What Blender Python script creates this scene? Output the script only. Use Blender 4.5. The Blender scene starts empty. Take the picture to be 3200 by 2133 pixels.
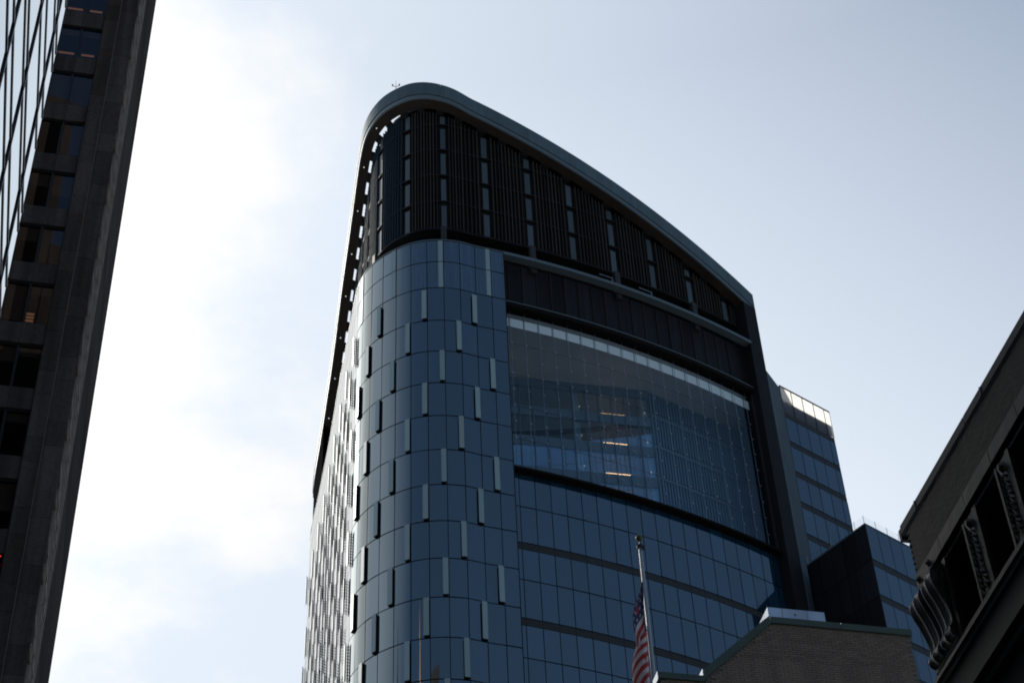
import bpy, bmesh, math, random
from mathutils import Vector, Matrix
random.seed(7)
R = math.radians
scene = bpy.context.scene
col = scene.collection

# ------------------------------------------------------------------ camera
cd = bpy.data.cameras.new('camera')
cd.sensor_fit = 'HORIZONTAL'; cd.sensor_width = 36.0; cd.lens = 67.34
cd.clip_start = 0.1; cd.clip_end = 5000
cam = bpy.data.objects.new('camera', cd); col.objects.link(cam)
_m = Matrix(((9.98650889e-01, 5.19268977e-02, 0.0),
             (3.63555240e-02, -6.99184392e-01, -7.14016430e-01),
             (-3.70766581e-02, 7.13053142e-01, -7.00128944e-01)))
cam.matrix_world = Matrix.Translation((0, 0, 1.6)) @ _m.to_4x4()
scene.camera = cam

# ------------------------------------------------------------------ sky, sun, exposure
SUN_AZ, SUN_EL = -45.0, 41.0          # degrees; azimuth from +Y towards +X
w = bpy.data.worlds.new('World'); scene.world = w; w.use_nodes = True
nt = w.node_tree; nt.nodes.clear()
N = lambda t, tree=nt: tree.nodes.new(t)
def lk(a, b, tree=nt): tree.links.new(a, b)
out = N('ShaderNodeOutputWorld'); bg = N('ShaderNodeBackground'); lk(bg.outputs[0], out.inputs[0])
sky = N('ShaderNodeTexSky'); sky.sky_type = 'NISHITA'; sky.sun_disc = False
sky.sun_elevation = R(SUN_EL); sky.sun_rotation = R(SUN_AZ)
sky.air_density = 1.15; sky.dust_density = 0.5; sky.ozone_density = 1.0
bg.inputs[1].default_value = 0.10
def math_node(op, a=None, b=None, tree=nt):
    n = tree.nodes.new('ShaderNodeMath'); n.operation = op
    for i, v in enumerate((a, b)):
        if v is None: continue
        if isinstance(v, (int, float)): n.inputs[i].default_value = v
        else: tree.links.new(v, n.inputs[i])
    return n.outputs[0]
tc = N('ShaderNodeTexCoord'); sep = N('ShaderNodeSeparateXYZ'); lk(tc.outputs['Generated'], sep.inputs[0])
zc = math_node('MAXIMUM', sep.outputs[2], 0.06)
px = math_node('DIVIDE', sep.outputs[0], zc); py = math_node('DIVIDE', sep.outputs[1], zc)
cmb = N('ShaderNodeCombineXYZ'); lk(px, cmb.inputs[0]); lk(py, cmb.inputs[1])
n1 = N('ShaderNodeTexNoise'); n1.inputs['Scale'].default_value = 3.3; n1.inputs['Detail'].default_value = 9; n1.inputs['Roughness'].default_value = 0.58
lk(cmb.outputs[0], n1.inputs['Vector'])
n2 = N('ShaderNodeTexNoise'); n2.inputs['Scale'].default_value = 0.7; n2.inputs['Detail'].default_value = 4
lk(cmb.outputs[0], n2.inputs['Vector'])
# cloud bank lies towards the sun side of the sky, thinning away from it
sd = Vector((math.sin(R(SUN_AZ)) * math.cos(R(SUN_EL)), math.cos(R(SUN_AZ)) * math.cos(R(SUN_EL)), math.sin(R(SUN_EL))))
dotn = N('ShaderNodeVectorMath'); dotn.operation = 'DOT_PRODUCT'; lk(tc.outputs['Generated'], dotn.inputs[0]); dotn.inputs[1].default_value = sd
bank = N('ShaderNodeMapRange'); bank.interpolation_type = 'SMOOTHSTEP'; lk(dotn.outputs['Value'], bank.inputs[0])
bank.inputs[1].default_value = 0.80; bank.inputs[2].default_value = 0.96; bank.inputs[3].default_value = -0.15; bank.inputs[4].default_value = 0.215
dens = math_node('ADD', math_node('ADD', math_node('MULTIPLY', n1.outputs[0], 0.75), math_node('MULTIPLY', n2.outputs[0], 0.25)), bank.outputs[0])
mask = N('ShaderNodeMapRange'); mask.interpolation_type = 'SMOOTHSTEP'; lk(dens, mask.inputs[0])
mask.inputs[1].default_value = 0.49; mask.inputs[2].default_value = 0.67; mask.inputs[3].default_value = 0.0; mask.inputs[4].default_value = 0.92
# thin high haze makes the clear sky paler and brighter near the sun
hz = N('ShaderNodeMapRange'); lk(dotn.outputs['Value'], hz.inputs[0])
hz.inputs[1].default_value = 0.54; hz.inputs[2].default_value = 0.90; hz.inputs[3].default_value = 0.0; hz.inputs[4].default_value = 0.92
lowz = N('ShaderNodeMapRange'); lk(sep.outputs[2], lowz.inputs[0])
lowz.inputs[1].default_value = 0.79; lowz.inputs[2].default_value = 0.60; lowz.inputs[3].default_value = 0.0; lowz.inputs[4].default_value = 0.56
fwd = N('ShaderNodeMapRange'); fwd.interpolation_type = 'SMOOTHSTEP'; lk(dotn.outputs['Value'], fwd.inputs[0]); fwd.inputs[1].default_value = 0.30; fwd.inputs[2].default_value = 0.66
hzs = math_node('MINIMUM', math_node('ADD', hz.outputs[0], math_node('MULTIPLY', lowz.outputs[0], fwd.outputs[0])), 0.96)
pw = math_node('POWER', math_node('MAXIMUM', dotn.outputs['Value'], 0.0), 38.0)
mixh = N('ShaderNodeMix'); mixh.data_type = 'RGBA'; lk(hzs, mixh.inputs[0]); lk(sky.outputs[0], mixh.inputs[6]); mixh.inputs[7].default_value = (7.9, 8.7, 9.7, 1)
mixc = N('ShaderNodeMix'); mixc.data_type = 'RGBA'; lk(mask.outputs[0], mixc.inputs[0]); lk(mixh.outputs[2], mixc.inputs[6]); mixc.inputs[7].default_value = (10.2, 10.1, 9.85, 1)
# aureole: air and thin cloud scatter strongly forward, so the sky brightens steeply round the sun
aur = N('ShaderNodeVectorMath'); aur.operation = 'SCALE'; aur.inputs[0].default_value = (19, 18.6, 17.6); lk(pw, aur.inputs['Scale'])
addn = N('ShaderNodeVectorMath'); addn.operation = 'ADD'; lk(mixc.outputs[2], addn.inputs[0]); lk(aur.outputs[0], addn.inputs[1])
lk(addn.outputs[0], bg.inputs[0])

sl = bpy.data.lights.new('sun', 'SUN'); sl.energy = 4.4; sl.angle = R(0.53); sl.color = (1.0, 0.94, 0.85)
sun = bpy.data.objects.new('sun', sl); col.objects.link(sun)
sun.location = sd * 300
sun.rotation_euler = sd.to_track_quat('Z', 'Y').to_euler()

vs = scene.view_settings
scene.display_settings.display_device = 'sRGB'
vs.view_transform = 'Standard'; vs.look = 'None'; vs.gamma = 1.0; vs.exposure = 0.0; vs.use_curve_mapping = False
scene.cycles.filter_width = 1.9
scene.cycles.max_bounces = 10; scene.cycles.transparent_max_bounces = 24
scene.cycles.caustics_reflective = False; scene.cycles.caustics_refractive = False

# ------------------------------------------------------------------ materials
def mat(name, base, rough=0.5, metal=0.0, ior=1.45, noise=None, bump=0.0, var=0.0, spec=None, streak=0.0):
    """noise = (scale, darkest factor, detail); var = brightness change from object to object"""
    m = bpy.data.materials.new(name); m.use_nodes = True
    t = m.node_tree; b = t.nodes['Principled BSDF']
    b.inputs['Base Color'].default_value = (*base, 1); b.inputs['Roughness'].default_value = rough
    b.inputs['Metallic'].default_value = metal; b.inputs['IOR'].default_value = ior
    if spec is not None: b.inputs['Specular IOR Level'].default_value = spec
    src = None
    if noise or bump:
        c = t.nodes.new('ShaderNodeTexCoord'); nn = t.nodes.new('ShaderNodeTexNoise')
        nn.inputs['Scale'].default_value = noise[0] if noise else 8; nn.inputs['Detail'].default_value = noise[2] if noise else 5
        t.links.new(c.outputs['Object'], nn.inputs['Vector'])
        if noise:
            mr = t.nodes.new('ShaderNodeMapRange'); t.links.new(nn.outputs[0], mr.inputs[0])
            mr.inputs[1].default_value = .3; mr.inputs[2].default_value = .7; mr.inputs[3].default_value = noise[1]; mr.inputs[4].default_value = 1.0
            src = mr.outputs[0]
        if bump:
            bp = t.nodes.new('ShaderNodeBump'); bp.inputs['Strength'].default_value = bump; bp.inputs['Distance'].default_value = .02
            t.links.new(nn.outputs[0], bp.inputs['Height']); t.links.new(bp.outputs[0], b.inputs['Normal'])
    if streak:                      # rain streaks and soot: noise drawn out downwards
        c2 = t.nodes.new('ShaderNodeTexCoord'); mp = t.nodes.new('ShaderNodeMapping'); mp.inputs['Scale'].default_value = (1.6, 1.6, .10)
        n3 = t.nodes.new('ShaderNodeTexNoise'); n3.inputs['Scale'].default_value = 1.3; n3.inputs['Detail'].default_value = 6
        t.links.new(c2.outputs['Object'], mp.inputs[0]); t.links.new(mp.outputs[0], n3.inputs['Vector'])
        m3 = t.nodes.new('ShaderNodeMapRange'); t.links.new(n3.outputs[0], m3.inputs[0]); m3.inputs[1].default_value = .38; m3.inputs[2].default_value = .62; m3.inputs[3].default_value = 1-streak; m3.inputs[4].default_value = 1.0
        src = math_node('MULTIPLY', src, m3.outputs[0], t) if src else m3.outputs[0]
    if var:
        oi = t.nodes.new('ShaderNodeObjectInfo'); mr = t.nodes.new('ShaderNodeMapRange'); t.links.new(oi.outputs['Random'], mr.inputs[0])
        mr.inputs[3].default_value = 1 - var; mr.inputs[4].default_value = 1 + var
        src = math_node('MULTIPLY', src, mr.outputs[0], t) if src else mr.outputs[0]
    if src:
        mx = t.nodes.new('ShaderNodeVectorMath'); mx.operation = 'SCALE'; mx.inputs[0].default_value = base; t.links.new(src, mx.inputs['Scale'])
        t.links.new(mx.outputs[0], b.inputs['Base Color'])
    return m

def glass(name, tint, trans, f0, rough=0.0):
    """architectural pane: part clear, part mirror (more so at grazing angles)"""
    m = bpy.data.materials.new(name); m.use_nodes = True; t = m.node_tree; t.nodes.clear()
    o = t.nodes.new('ShaderNodeOutputMaterial'); tr = t.nodes.new('ShaderNodeBsdfTransparent'); gl = t.nodes.new('ShaderNodeBsdfGlossy')
    tr.inputs[0].default_value = (trans[0], trans[1], trans[2], 1); gl.inputs[0].default_value = (*tint, 1); gl.inputs['Roughness'].default_value = rough
    ge = t.nodes.new('ShaderNodeNewGeometry'); dp = t.nodes.new('ShaderNodeVectorMath'); dp.operation = 'DOT_PRODUCT'
    t.links.new(ge.outputs['Incoming'], dp.inputs[0]); t.links.new(ge.outputs['Normal'], dp.inputs[1])
    om = math_node('SUBTRACT', 1.0, math_node('ABSOLUTE', dp.outputs['Value'], None, t), t)
    F_ = math_node('ADD', math_node('MULTIPLY', math_node('POWER', om, 5.0, t), 1-f0, t), f0, t)
    mx = t.nodes.new('ShaderNodeMixShader'); t.links.new(F_, mx.inputs[0]); t.links.new(tr.outputs[0], mx.inputs[1]); t.links.new(gl.outputs[0], mx.inputs[2])
    t.links.new(mx.outputs[0], o.inputs[0]); return m

def emit(name, c, s):
    m = bpy.data.materials.new(name); m.use_nodes = True; t = m.node_tree; t.nodes.clear()
    o = t.nodes.new('ShaderNodeOutputMaterial'); e = t.nodes.new('ShaderNodeEmission'); e.inputs[0].default_value = (*c, 1); e.inputs[1].default_value = s
    t.links.new(e.outputs[0], o.inputs[0]); return m

M = {}
M['tower_glass'] = mat('tower_glass', (.006, .023, .045), .03, 0, 2.55, var=.3)
M['lower_glass'] = mat('lower_glass', (.006, .028, .058), .03, 0, 2.5, var=.35)
M['vent'] = mat('vent_panel_metal', (.22, .33, .385), .5, 0, var=.07, spec=.25)
for k_ in ('tower_glass', 'lower_glass'): M[k_].node_tree.nodes['Principled BSDF'].inputs['Specular Tint'].default_value = (.80, .95, 1.0, 1)
M['crown_strip'] = mat('crown_strip_metal', (.044, .070, .092), .5, .1, var=.2)
M['fascia'] = mat('blue_grey_panel', (.080, .130, .170), .65, 0, var=.09, spec=.10, streak=.15)
M['fascia_light'] = mat('light_blue_grey_trim', (.095, .14, .175), .5, .2, spec=.3)
M['dark_metal'] = mat('dark_metal', (.011, .013, .016), .6, .0, noise=(.8, .7, 4), spec=.18)
M['louver'] = mat('louver_metal', (.033, .032, .032), .7, 0, spec=.12, var=.3)
M['black_panel'] = mat('black_panel', (.010, .012, .016), .5, 0, 1.4, var=.5, spec=.2, streak=.4)
M['spandrel'] = mat('spandrel_metal', (.024, .028, .034), .55, 0, spec=.3)
M['soffit'] = mat('soffit_brown', (.034, .030, .027), .7, 0, noise=(.6, .7, 4), spec=.15)
M['void'] = mat('dark_void', (.012, .012, .013), .9, spec=0)
M['granite'] = mat('dark_granite', (.092, .086, .089), .75, 0, noise=(6, .72, 8), bump=.1, var=.2, spec=0, streak=.35)
M['granite_spandrel'] = mat('granite_spandrel', (.086, .083, .088), .7, 0, noise=(6, .75, 8), var=.2, spec=0, streak=.35)
M['bronze'] = mat('bronze_trim', (.30, .26, .23), .45, .4)
M['bronze_dim'] = mat('bronze_dim', (.15, .13, .12), .5, .2)
M['mirror_glass'] = mat('mirror_glass', (.50, .58, .60), .02, 1.0, var=.05)
M['mullion'] = mat('mullion_dark', (.012, .014, .018), .35, .2)
M['mullion_edge'] = mat('mullion_edge', (.35, .36, .36), .35, .8)
M['stone_glass'] = glass('window_glass_dark', (.80, .88, .97), (.42, .38, .36), .07)
M['atrium_glass'] = glass('atrium_glass', (.72, .92, 1.0), (.76, .86, .92), .055)
M['rail_glass'] = glass('rail_glass', (.9, .95, 1), (.95, .97, .98), .03)
M['blind'] = mat('white_daylight_panel', (.93, .94, .95), .8)
M['ceiling'] = mat('atrium_ceiling', (.66, .66, .66), .8, noise=(.5, .85, 3))
M['inner_wall'] = mat('inner_wall_blue', (.16, .28, .40), .35, .0, var=.12)
M['inner_glass'] = glass('inner_glass', (.70, .90, 1.0), (.60, .78, .90), .42)
M['room'] = mat('room_wall', (.50, .50, .52), .8)
M['inner_light'] = mat('inner_column', (.82, .86, .90), .6)
M['inner_slab'] = mat('inner_slab', (.12, .18, .25), .5)
M['steel'] = mat('cable_steel', (.45, .48, .50), .3, .9)
M['lamp'] = emit('warm_lamp', (1.0, .44, .17), 6.0)
M['lamp_dim'] = emit('warm_lamp_dim', (1.0, .48, .27), .22)
M['spot'] = emit('spot_lamp', (1.0, .72, .45), 1.3)
M['soffit_spot'] = emit('soffit_spot_lamp', (.95, .97, 1.0), .7)
M['red_lamp'] = emit('red_lamp', (1.0, .05, .04), .9)
M['brick_dark'] = mat('dark_brick', (.085, .074, .064), .55, 0, noise=(14, .6, 6), var=.45, streak=.3)
M['mortar_dark'] = mat('dark_mortar', (.035, .034, .032), .9)
M['terracotta'] = mat('glazed_terracotta', (.060, .062, .058), .36, 0, 1.5, noise=(5, .6, 8), bump=.3, streak=.35)
M['brick_tan'] = mat('tan_brick', (.235, .188, .160), .8, 0, noise=(10, .8, 6), var=.16, streak=.22)
M['mortar_tan'] = mat('tan_mortar', (.145, .13, .12), .9)
M['coping_green'] = mat('green_coping', (.055, .088, .076), .5, .1, noise=(2, .85, 4))
M['coping_grey'] = mat('slate_coping', (.085, .115, .140), .5, .0, noise=(3, .7, 6), var=.15)
M['white_metal'] = mat('white_metal', (.60, .67, .76), .22, .6, noise=(1.2, .86, 6), streak=.3)
M['pole'] = mat('pole_metal', (.30, .35, .40), .42, .35)
M['ball_green'] = mat('verdigris_ball', (.065, .080, .035), .5, .3, noise=(8, .5, 5))
M['asphalt'] = mat('asphalt', (.05, .05, .052), .9, noise=(3, .8, 8), bump=.3)
M['concrete'] = mat('pavement_concrete', (.30, .29, .28), .85, noise=(2, .8, 8))
M['line_paint'] = mat('road_paint', (.78, .77, .72), .7)
M['tan_granite'] = mat('tan_granite', (.75, .46, .28), .5, noise=(.2, .8, 5))
M['shaded_trim'] = mat('shaded_trim', (.016, .017, .017), .55, 0, noise=(3, .6, 6), spec=.3)  # near black: shade below the sill mouldings is put into the colour
M['crown_fin'] = mat('crown_fin_sky_blue', (.030, .060, .090), .6, 0, spec=.1, var=.15)  # fins left of the corner: reflected sky blue is put into the colour
M['curtain_glass'] = M['tower_glass'].copy()
M['brown_wall'] = mat('brown_wall', (.10, .065, .045), .8, noise=(.3, .6, 5))
M['blank'] = mat('blank_panel_metal', (.050, .080, .105), .55, 0, spec=.15, var=.08)
M['rope'] = mat('rope', (.30, .29, .27), .9)
M['screen_back'] = mat('screen_backing_metal', (.020, .021, .022), .9, noise=(.25, .5, 4), spec=0)
M['blind_dark'] = mat('window_blind', (.16, .145, .13), .9, spec=0)
M['roof_grey'] = mat('roof_grey', (.16, .16, .16), .8)
M['parapet_white'] = mat('parapet_back', (.75, .73, .68), .7)
# sun-washed fritted glass of the annex parapet: lets light from behind through
m = bpy.data.materials.new('frosted_parapet'); m.use_nodes = True; t = m.node_tree; t.nodes.clear()
o_ = t.nodes.new('ShaderNodeOutputMaterial'); tl = t.nodes.new('ShaderNodeBsdfTranslucent'); tl.inputs[0].default_value = (.93, .92, .88, 1)
gl_ = t.nodes.new('ShaderNodeBsdfGlossy'); gl_.inputs['Roughness'].default_value = .05; gl_.inputs[0].default_value = (.8, .9, 1, 1)
fr = t.nodes.new('ShaderNodeFresnel'); fr.inputs[0].default_value = 1.5; mx_ = t.nodes.new('ShaderNodeMixShader')
t.links.new(fr.outputs[0], mx_.inputs[0]); t.links.new(tl.outputs[0], mx_.inputs[1]); t.links.new(gl_.outputs[0], mx_.inputs[2]); t.links.new(mx_.outputs[0], o_.inputs[0])
M['frosted'] = m

# ------------------------------------------------------------------ builders
t = M['curtain_glass'].node_tree; b = t.nodes['Principled BSDF']
c_ = t.nodes.new('ShaderNodeTexCoord'); mp = t.nodes.new('ShaderNodeMapping'); mp.inputs['Scale'].default_value = (5.5, 5.5, .06); nz_ = t.nodes.new('ShaderNodeTexNoise'); nz_.inputs['Scale'].default_value = 1.6; nz_.inputs['Detail'].default_value = 3
t.links.new(c_.outputs['Object'], mp.inputs[0]); t.links.new(mp.outputs[0], nz_.inputs['Vector'])
rp_ = t.nodes.new('ShaderNodeMapRange'); t.links.new(nz_.outputs[0], rp_.inputs[0]); rp_.inputs[1].default_value = .42; rp_.inputs[2].default_value = .68
mxc = t.nodes.new('ShaderNodeMix'); mxc.data_type = 'RGBA'; t.links.new(rp_.outputs[0], mxc.inputs[0]); mxc.inputs[6].default_value = (.008, .020, .042, 1); mxc.inputs[7].default_value = (.03, .075, .135, 1)
for l_ in list(b.inputs['Base Color'].links): t.links.remove(l_)
t.links.new(mxc.outputs[2], b.inputs['Base Color'])
class MB:
    def __init__(s): s.v = []; s.f = []; s.mi = []
    def quad(s, a, b, c, d, mi=0):
        i = len(s.v); s.v += [tuple(a), tuple(b), tuple(c), tuple(d)]; s.f.append((i, i+1, i+2, i+3)); s.mi.append(mi)
    def poly(s, pts, mi=0):
        i = len(s.v); s.v += [tuple(p) for p in pts]; s.f.append(tuple(range(i, i+len(pts)))); s.mi.append(mi)
    def hexa(s, p, mi=0):
        """p: 4 bottom corners then 4 top corners, both counter-clockwise from above"""
        i = len(s.v); s.v += [tuple(q) for q in p]
        for f in ((3, 2, 1, 0), (4, 5, 6, 7), (0, 1, 5, 4), (1, 2, 6, 5), (2, 3, 7, 6), (3, 0, 4, 7)):
            s.f.append(tuple(i+k for k in f)); s.mi.append(mi)
    def box(s, o, ax, ay, x0, x1, y0, y1, z0, z1, mi=0):
        """box in a frame: origin o (2D), unit vectors ax, ay (2D)"""
        P = lambda x, y, z: (o[0]+ax[0]*x+ay[0]*y, o[1]+ax[1]*x+ay[1]*y, z)
        flip = ax[0]*ay[1]-ax[1]*ay[0] < 0
        a = [(x0, y0), (x1, y0), (x1, y1), (x0, y1)]
        if flip: a.reverse()
        s.hexa([P(x, y, z0) for x, y in a]+[P(x, y, z1) for x, y in a], mi)
    def prism(s, ring, z0, z1, mi=0):
        """ring: ccw list of 2D; z0/z1 number or function"""
        f0 = z0 if callable(z0) else (lambda x, y: z0); f1 = z1 if callable(z1) else (lambda x, y: z1)
        n = len(ring); i = len(s.v)
        s.v += [(x, y, f0(x, y)) for x, y in ring]+[(x, y, f1(x, y)) for x, y in ring]
        s.f.append(tuple(i+k for k in reversed(range(n)))); s.mi.append(mi)
        s.f.append(tuple(i+n+k for k in range(n))); s.mi.append(mi)
        for k in range(n):
            j = (k+1) % n; s.f.append((i+k, i+j, i+n+j, i+n+k)); s.mi.append(mi)
    def tube(s, a, b, r0, r1=None, n=8, mi=0):
        r1 = r0 if r1 is None else r1; a = Vector(a); b = Vector(b); d = (b-a).normalized()
        u = d.orthogonal().normalized(); v = d.cross(u); i = len(s.v)
        for c, r in ((a, r0), (b, r1)):
            for k in range(n):
                q = 2*math.pi*k/n; s.v.append(tuple(c+u*math.cos(q)*r+v*math.sin(q)*r))
        for k in range(n):
            j = (k+1) % n; s.f.append((i+k, i+j, i+n+j, i+n+k)); s.mi.append(mi)
        s.f.append(tuple(i+k for k in reversed(range(n)))); s.mi.append(mi); s.f.append(tuple(i+n+k for k in range(n))); s.mi.append(mi)
    def mesh(s, name, mats, smooth=False):
        me = bpy.data.meshes.new(name); me.from_pydata(s.v, [], s.f)
        for m_ in (mats if isinstance(mats, (list, tuple)) else [mats]): me.materials.append(m_)
        me.polygons.foreach_set('material_index', s.mi)
        if smooth: me.polygons.foreach_set('use_smooth', [True]*len(s.f))
        me.update(); return me
    def obj(s, name, mats, parent=None, smooth=False, **kw):
        return link(name, s.mesh(name, mats, smooth), parent, **kw)

def inv_of(parent):      # parts sit at the world origin, so only a thing's own place has to be undone
    return Matrix.Identity(4) if parent.parent else Matrix.Translation(parent.location).inverted()
def link(name, me, parent=None, label=None, category=None, group=None, kind=None):
    o = bpy.data.objects.new(name, me); col.objects.link(o)
    if parent:
        o.parent = parent
        o.matrix_parent_inverse = inv_of(parent)
    tag(o, label, category, group, kind); return o
def tag(o, label=None, category=None, group=None, kind=None):
    for k, v in (('label', label), ('category', category), ('group', group), ('kind', kind)):
        if v: o[k] = v
def thing(name, loc, label, category, group=None):
    o = link(name, None, None, label, category, group); o.location = loc; return o

def V2(x, y): return Vector((x, y))
def polar(az, d): return V2(math.sin(R(az))*d, math.cos(R(az))*d)

def sheet(mb, wall, t0, t1, o, z0, z1, step=2.0):
    A = wall.line(t0, t1, o, step)
    for a, b in zip(A, A[1:]): mb.quad((a.x, a.y, z0), (b.x, b.y, z0), (b.x, b.y, z1), (a.x, a.y, z1))
class Wall:
    """a plan polyline walked from left to right as seen from outside; at(s, o) = point at arc length s, o metres inward"""
    def __init__(s, pts, s0=0.0):
        s.p = [V2(*q) for q in pts]; s.c = [0.0]
        for a, b in zip(s.p, s.p[1:]): s.c.append(s.c[-1]+(b-a).length)
        s.c = [x+s0 for x in s.c]
        s.n = []
        for i in range(len(s.p)):
            a = s.p[max(i-1, 0)]; b = s.p[min(i+1, len(s.p)-1)]; e = (b-a).normalized(); s.n.append(V2(-e.y, e.x))   # inward
    def at(s, t, o=0.0):
        i = 0
        while i < len(s.p)-2 and t > s.c[i+1]: i += 1
        k = (t-s.c[i])/(s.c[i+1]-s.c[i]); n = (s.n[i]*(1-k)+s.n[i+1]*k).normalized()
        return s.p[i]*(1-k)+s.p[i+1]*k+n*o
    def inward(s, t):
        a = s.at(t, 0); b = s.at(t, 1); return (b-a).normalized()
    def near(s, x, y):
        best = None; q = V2(x, y)
        for i in range(len(s.p)-1):
            e = s.p[i+1]-s.p[i]; k = min(1, max(0, (q-s.p[i]).dot(e)/e.length_squared)); d = (q-s.p[i]-e*k).length
            if best is None or d < best[0]: best = (d, s.c[i]+k*e.length)
        return best[1]
    def line(s, t0, t1, o, step=1.0):
        n = max(1, int(math.ceil((t1-t0)/step))); return [s.at(t0+(t1-t0)*k/n, o) for k in range(n+1)]
def strip(mb, wall, t0, t1, o0, o1, z0, z1, step=.6, mi=0):
    """curved slab between offsets o0 (outer) and o1 (inner), heights z0..z1 (numbers or functions of x,y)"""
    A = wall.line(t0, t1, o0, step); B = wall.line(t0, t1, o1, step)
    f0 = z0 if callable(z0) else (lambda x, y: z0); f1 = z1 if callable(z1) else (lambda x, y: z1)
    i = len(mb.v); n = len(A)
    for p in A: mb.v += [(p.x, p.y, f0(p.x, p.y)), (p.x, p.y, f1(p.x, p.y))]
    for p in B: mb.v += [(p.x, p.y, f0(p.x, p.y)), (p.x, p.y, f1(p.x, p.y))]
    j = i+2*n
    def F(*q): mb.f.append(q); mb.mi.append(mi)
    for k in range(n-1):
        a, b = i+2*k, i+2*k+2; c, d = j+2*k, j+2*k+2
        F(a, b, b+1, a+1); F(d, c, c+1, d+1); F(a+1, b+1, d+1, c+1); F(b, a, c, d)
    F(j, i, i+1, j+1); a = i+2*n-2; c = j+2*n-2; F(a, c, c+1, a+1)

# ================================================================== setting
SA = R(-13.05)
S = V2(math.sin(SA), math.cos(SA)); T = V2(math.cos(SA), -math.sin(SA))     # along the street (away), across it (to the right)
def st(s, t): return S*s+T*t
mb = MB(); mb.poly([(-3000, -3000, -.15), (3000, -3000, -.15), (3000, 3000, -.15), (-3000, 3000, -.15)])
mb.obj('ground', M['concrete'], kind='structure')
mb = MB(); q = [st(-200, -1.6), st(-200, 10.2), st(400, 10.2), st(400, -1.6)]
mb.poly([(p.x, p.y, -.14) for p in q]); mb.obj('road', M['asphalt'], kind='structure')
for a, b in ((-4.25, -1.6), (10.2, 13.7)):
    mb = MB(); mb.box(V2(0, 0), T, S, a, b, -150, 90, -.149, 0.0); mb.obj('pavement', M['concrete'], kind='structure')
mb = MB()
for k in range(-20, 14): mb.box(V2(0, 0), T, S, 4.25, 4.40, k*6, k*6+3, -.1398, -.136)
mb.obj('road_marking', M['line_paint'], kind='structure')

# ================================================================== the glass tower
FL = [(-24.15, 171.0), (-23.8, 168.8), (-22.7, 164.5), (-21.75, 160.6), (-20.2, 154.1), (-18.7, 147.2), (-17.4, 141.6), (-16.2, 136.3),
      (-15.55, 133.5), (-15.0, 131.5), (-14.4, 130.1), (-13.6, 128.9), (-12.5, 127.75), (-11.1, 126.8), (-9.5, 126.05), (-7.9, 125.72), (-6.3, 125.75), (-4.65, 126.1)]
CX, CY, CR = -33.8947, 215.0369, 93.4757
a0 = math.atan2(126.75-CY, -3.1-CX); a1 = math.atan2(153.0-CY, 36.0-CX)
FR = [(CX+CR*math.cos(a0+(a1-a0)*k/44), CY+CR*math.sin(a0+(a1-a0)*k/44)) for k in range(45)]
def smooth(pts, n=3):
    """Catmull-Rom refinement so that curved glass reads as curved"""
    o = []
    for i in range(len(pts)-1):
        p0, p1, p2, p3 = (V2(*pts[max(i-1, 0)]), V2(*pts[i]), V2(*pts[i+1]), V2(*pts[min(i+2, len(pts)-1)]))
        for k in range(n):
            u = k/n; o.append(.5*((2*p1)+(p2-p0)*u+(2*p0-5*p1+4*p2-p3)*u*u+(3*p1-p0-3*p2+p3)*u**3))
    o.append(V2(*pts[-1])); return o
W = Wall(smooth(FL+FR, 3))
sA = W.near(-1.7, 127.3)                 # a mullion line the whole corner grid is counted from
MOD = 1.585
sE = W.near(-0.45, 127.85)               # right end of the corner glass
sP0, sP1 = W.near(24.55, 142.1), W.near(25.85, 143.15)     # right pier
sB = W.near(26.8, 143.9)
sL = W.c[0]+.05
roof = lambda x, y: -.27189*x-.45073*y+218.577
tower = thing('office_tower', (0, 150, 0), 'tall glass office tower with rounded corner and sloping louvred crown', 'skyscraper')
ZT, ZR1, ZR2 = 139.2, 136.08, 132.5
FLO = [128.14-3.99*n for n in range(12)]      # floor lines
rows = [(ZR1, ZT-.12, None), (ZR2, ZR1, None), (FLO[0], ZR2, 1)]
for n in range(11): rows.append((FLO[n+1], FLO[n], [0, 2, 1][n % 3]))
ZLOW = FLO[11]
GAP = .035
# backing wall behind the corner and side glass
mb = MB(); strip(mb, W, sL, sE, .10, .45, 0, ZT-.02, .7); mb.obj('backing_wall', M['mullion'], tower)
# parapet rim on top of the glass
mb = MB(); strip(mb, W, sL, sE, -.02, .5, ZT-.06, ZT+.06, .5); strip(mb, W, sE+.02, sP0+.1, -.05, .75, ZT-.32, ZT+.06, .7)
mb.obj('parapet_rim', M['fascia_light'], tower)

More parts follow.
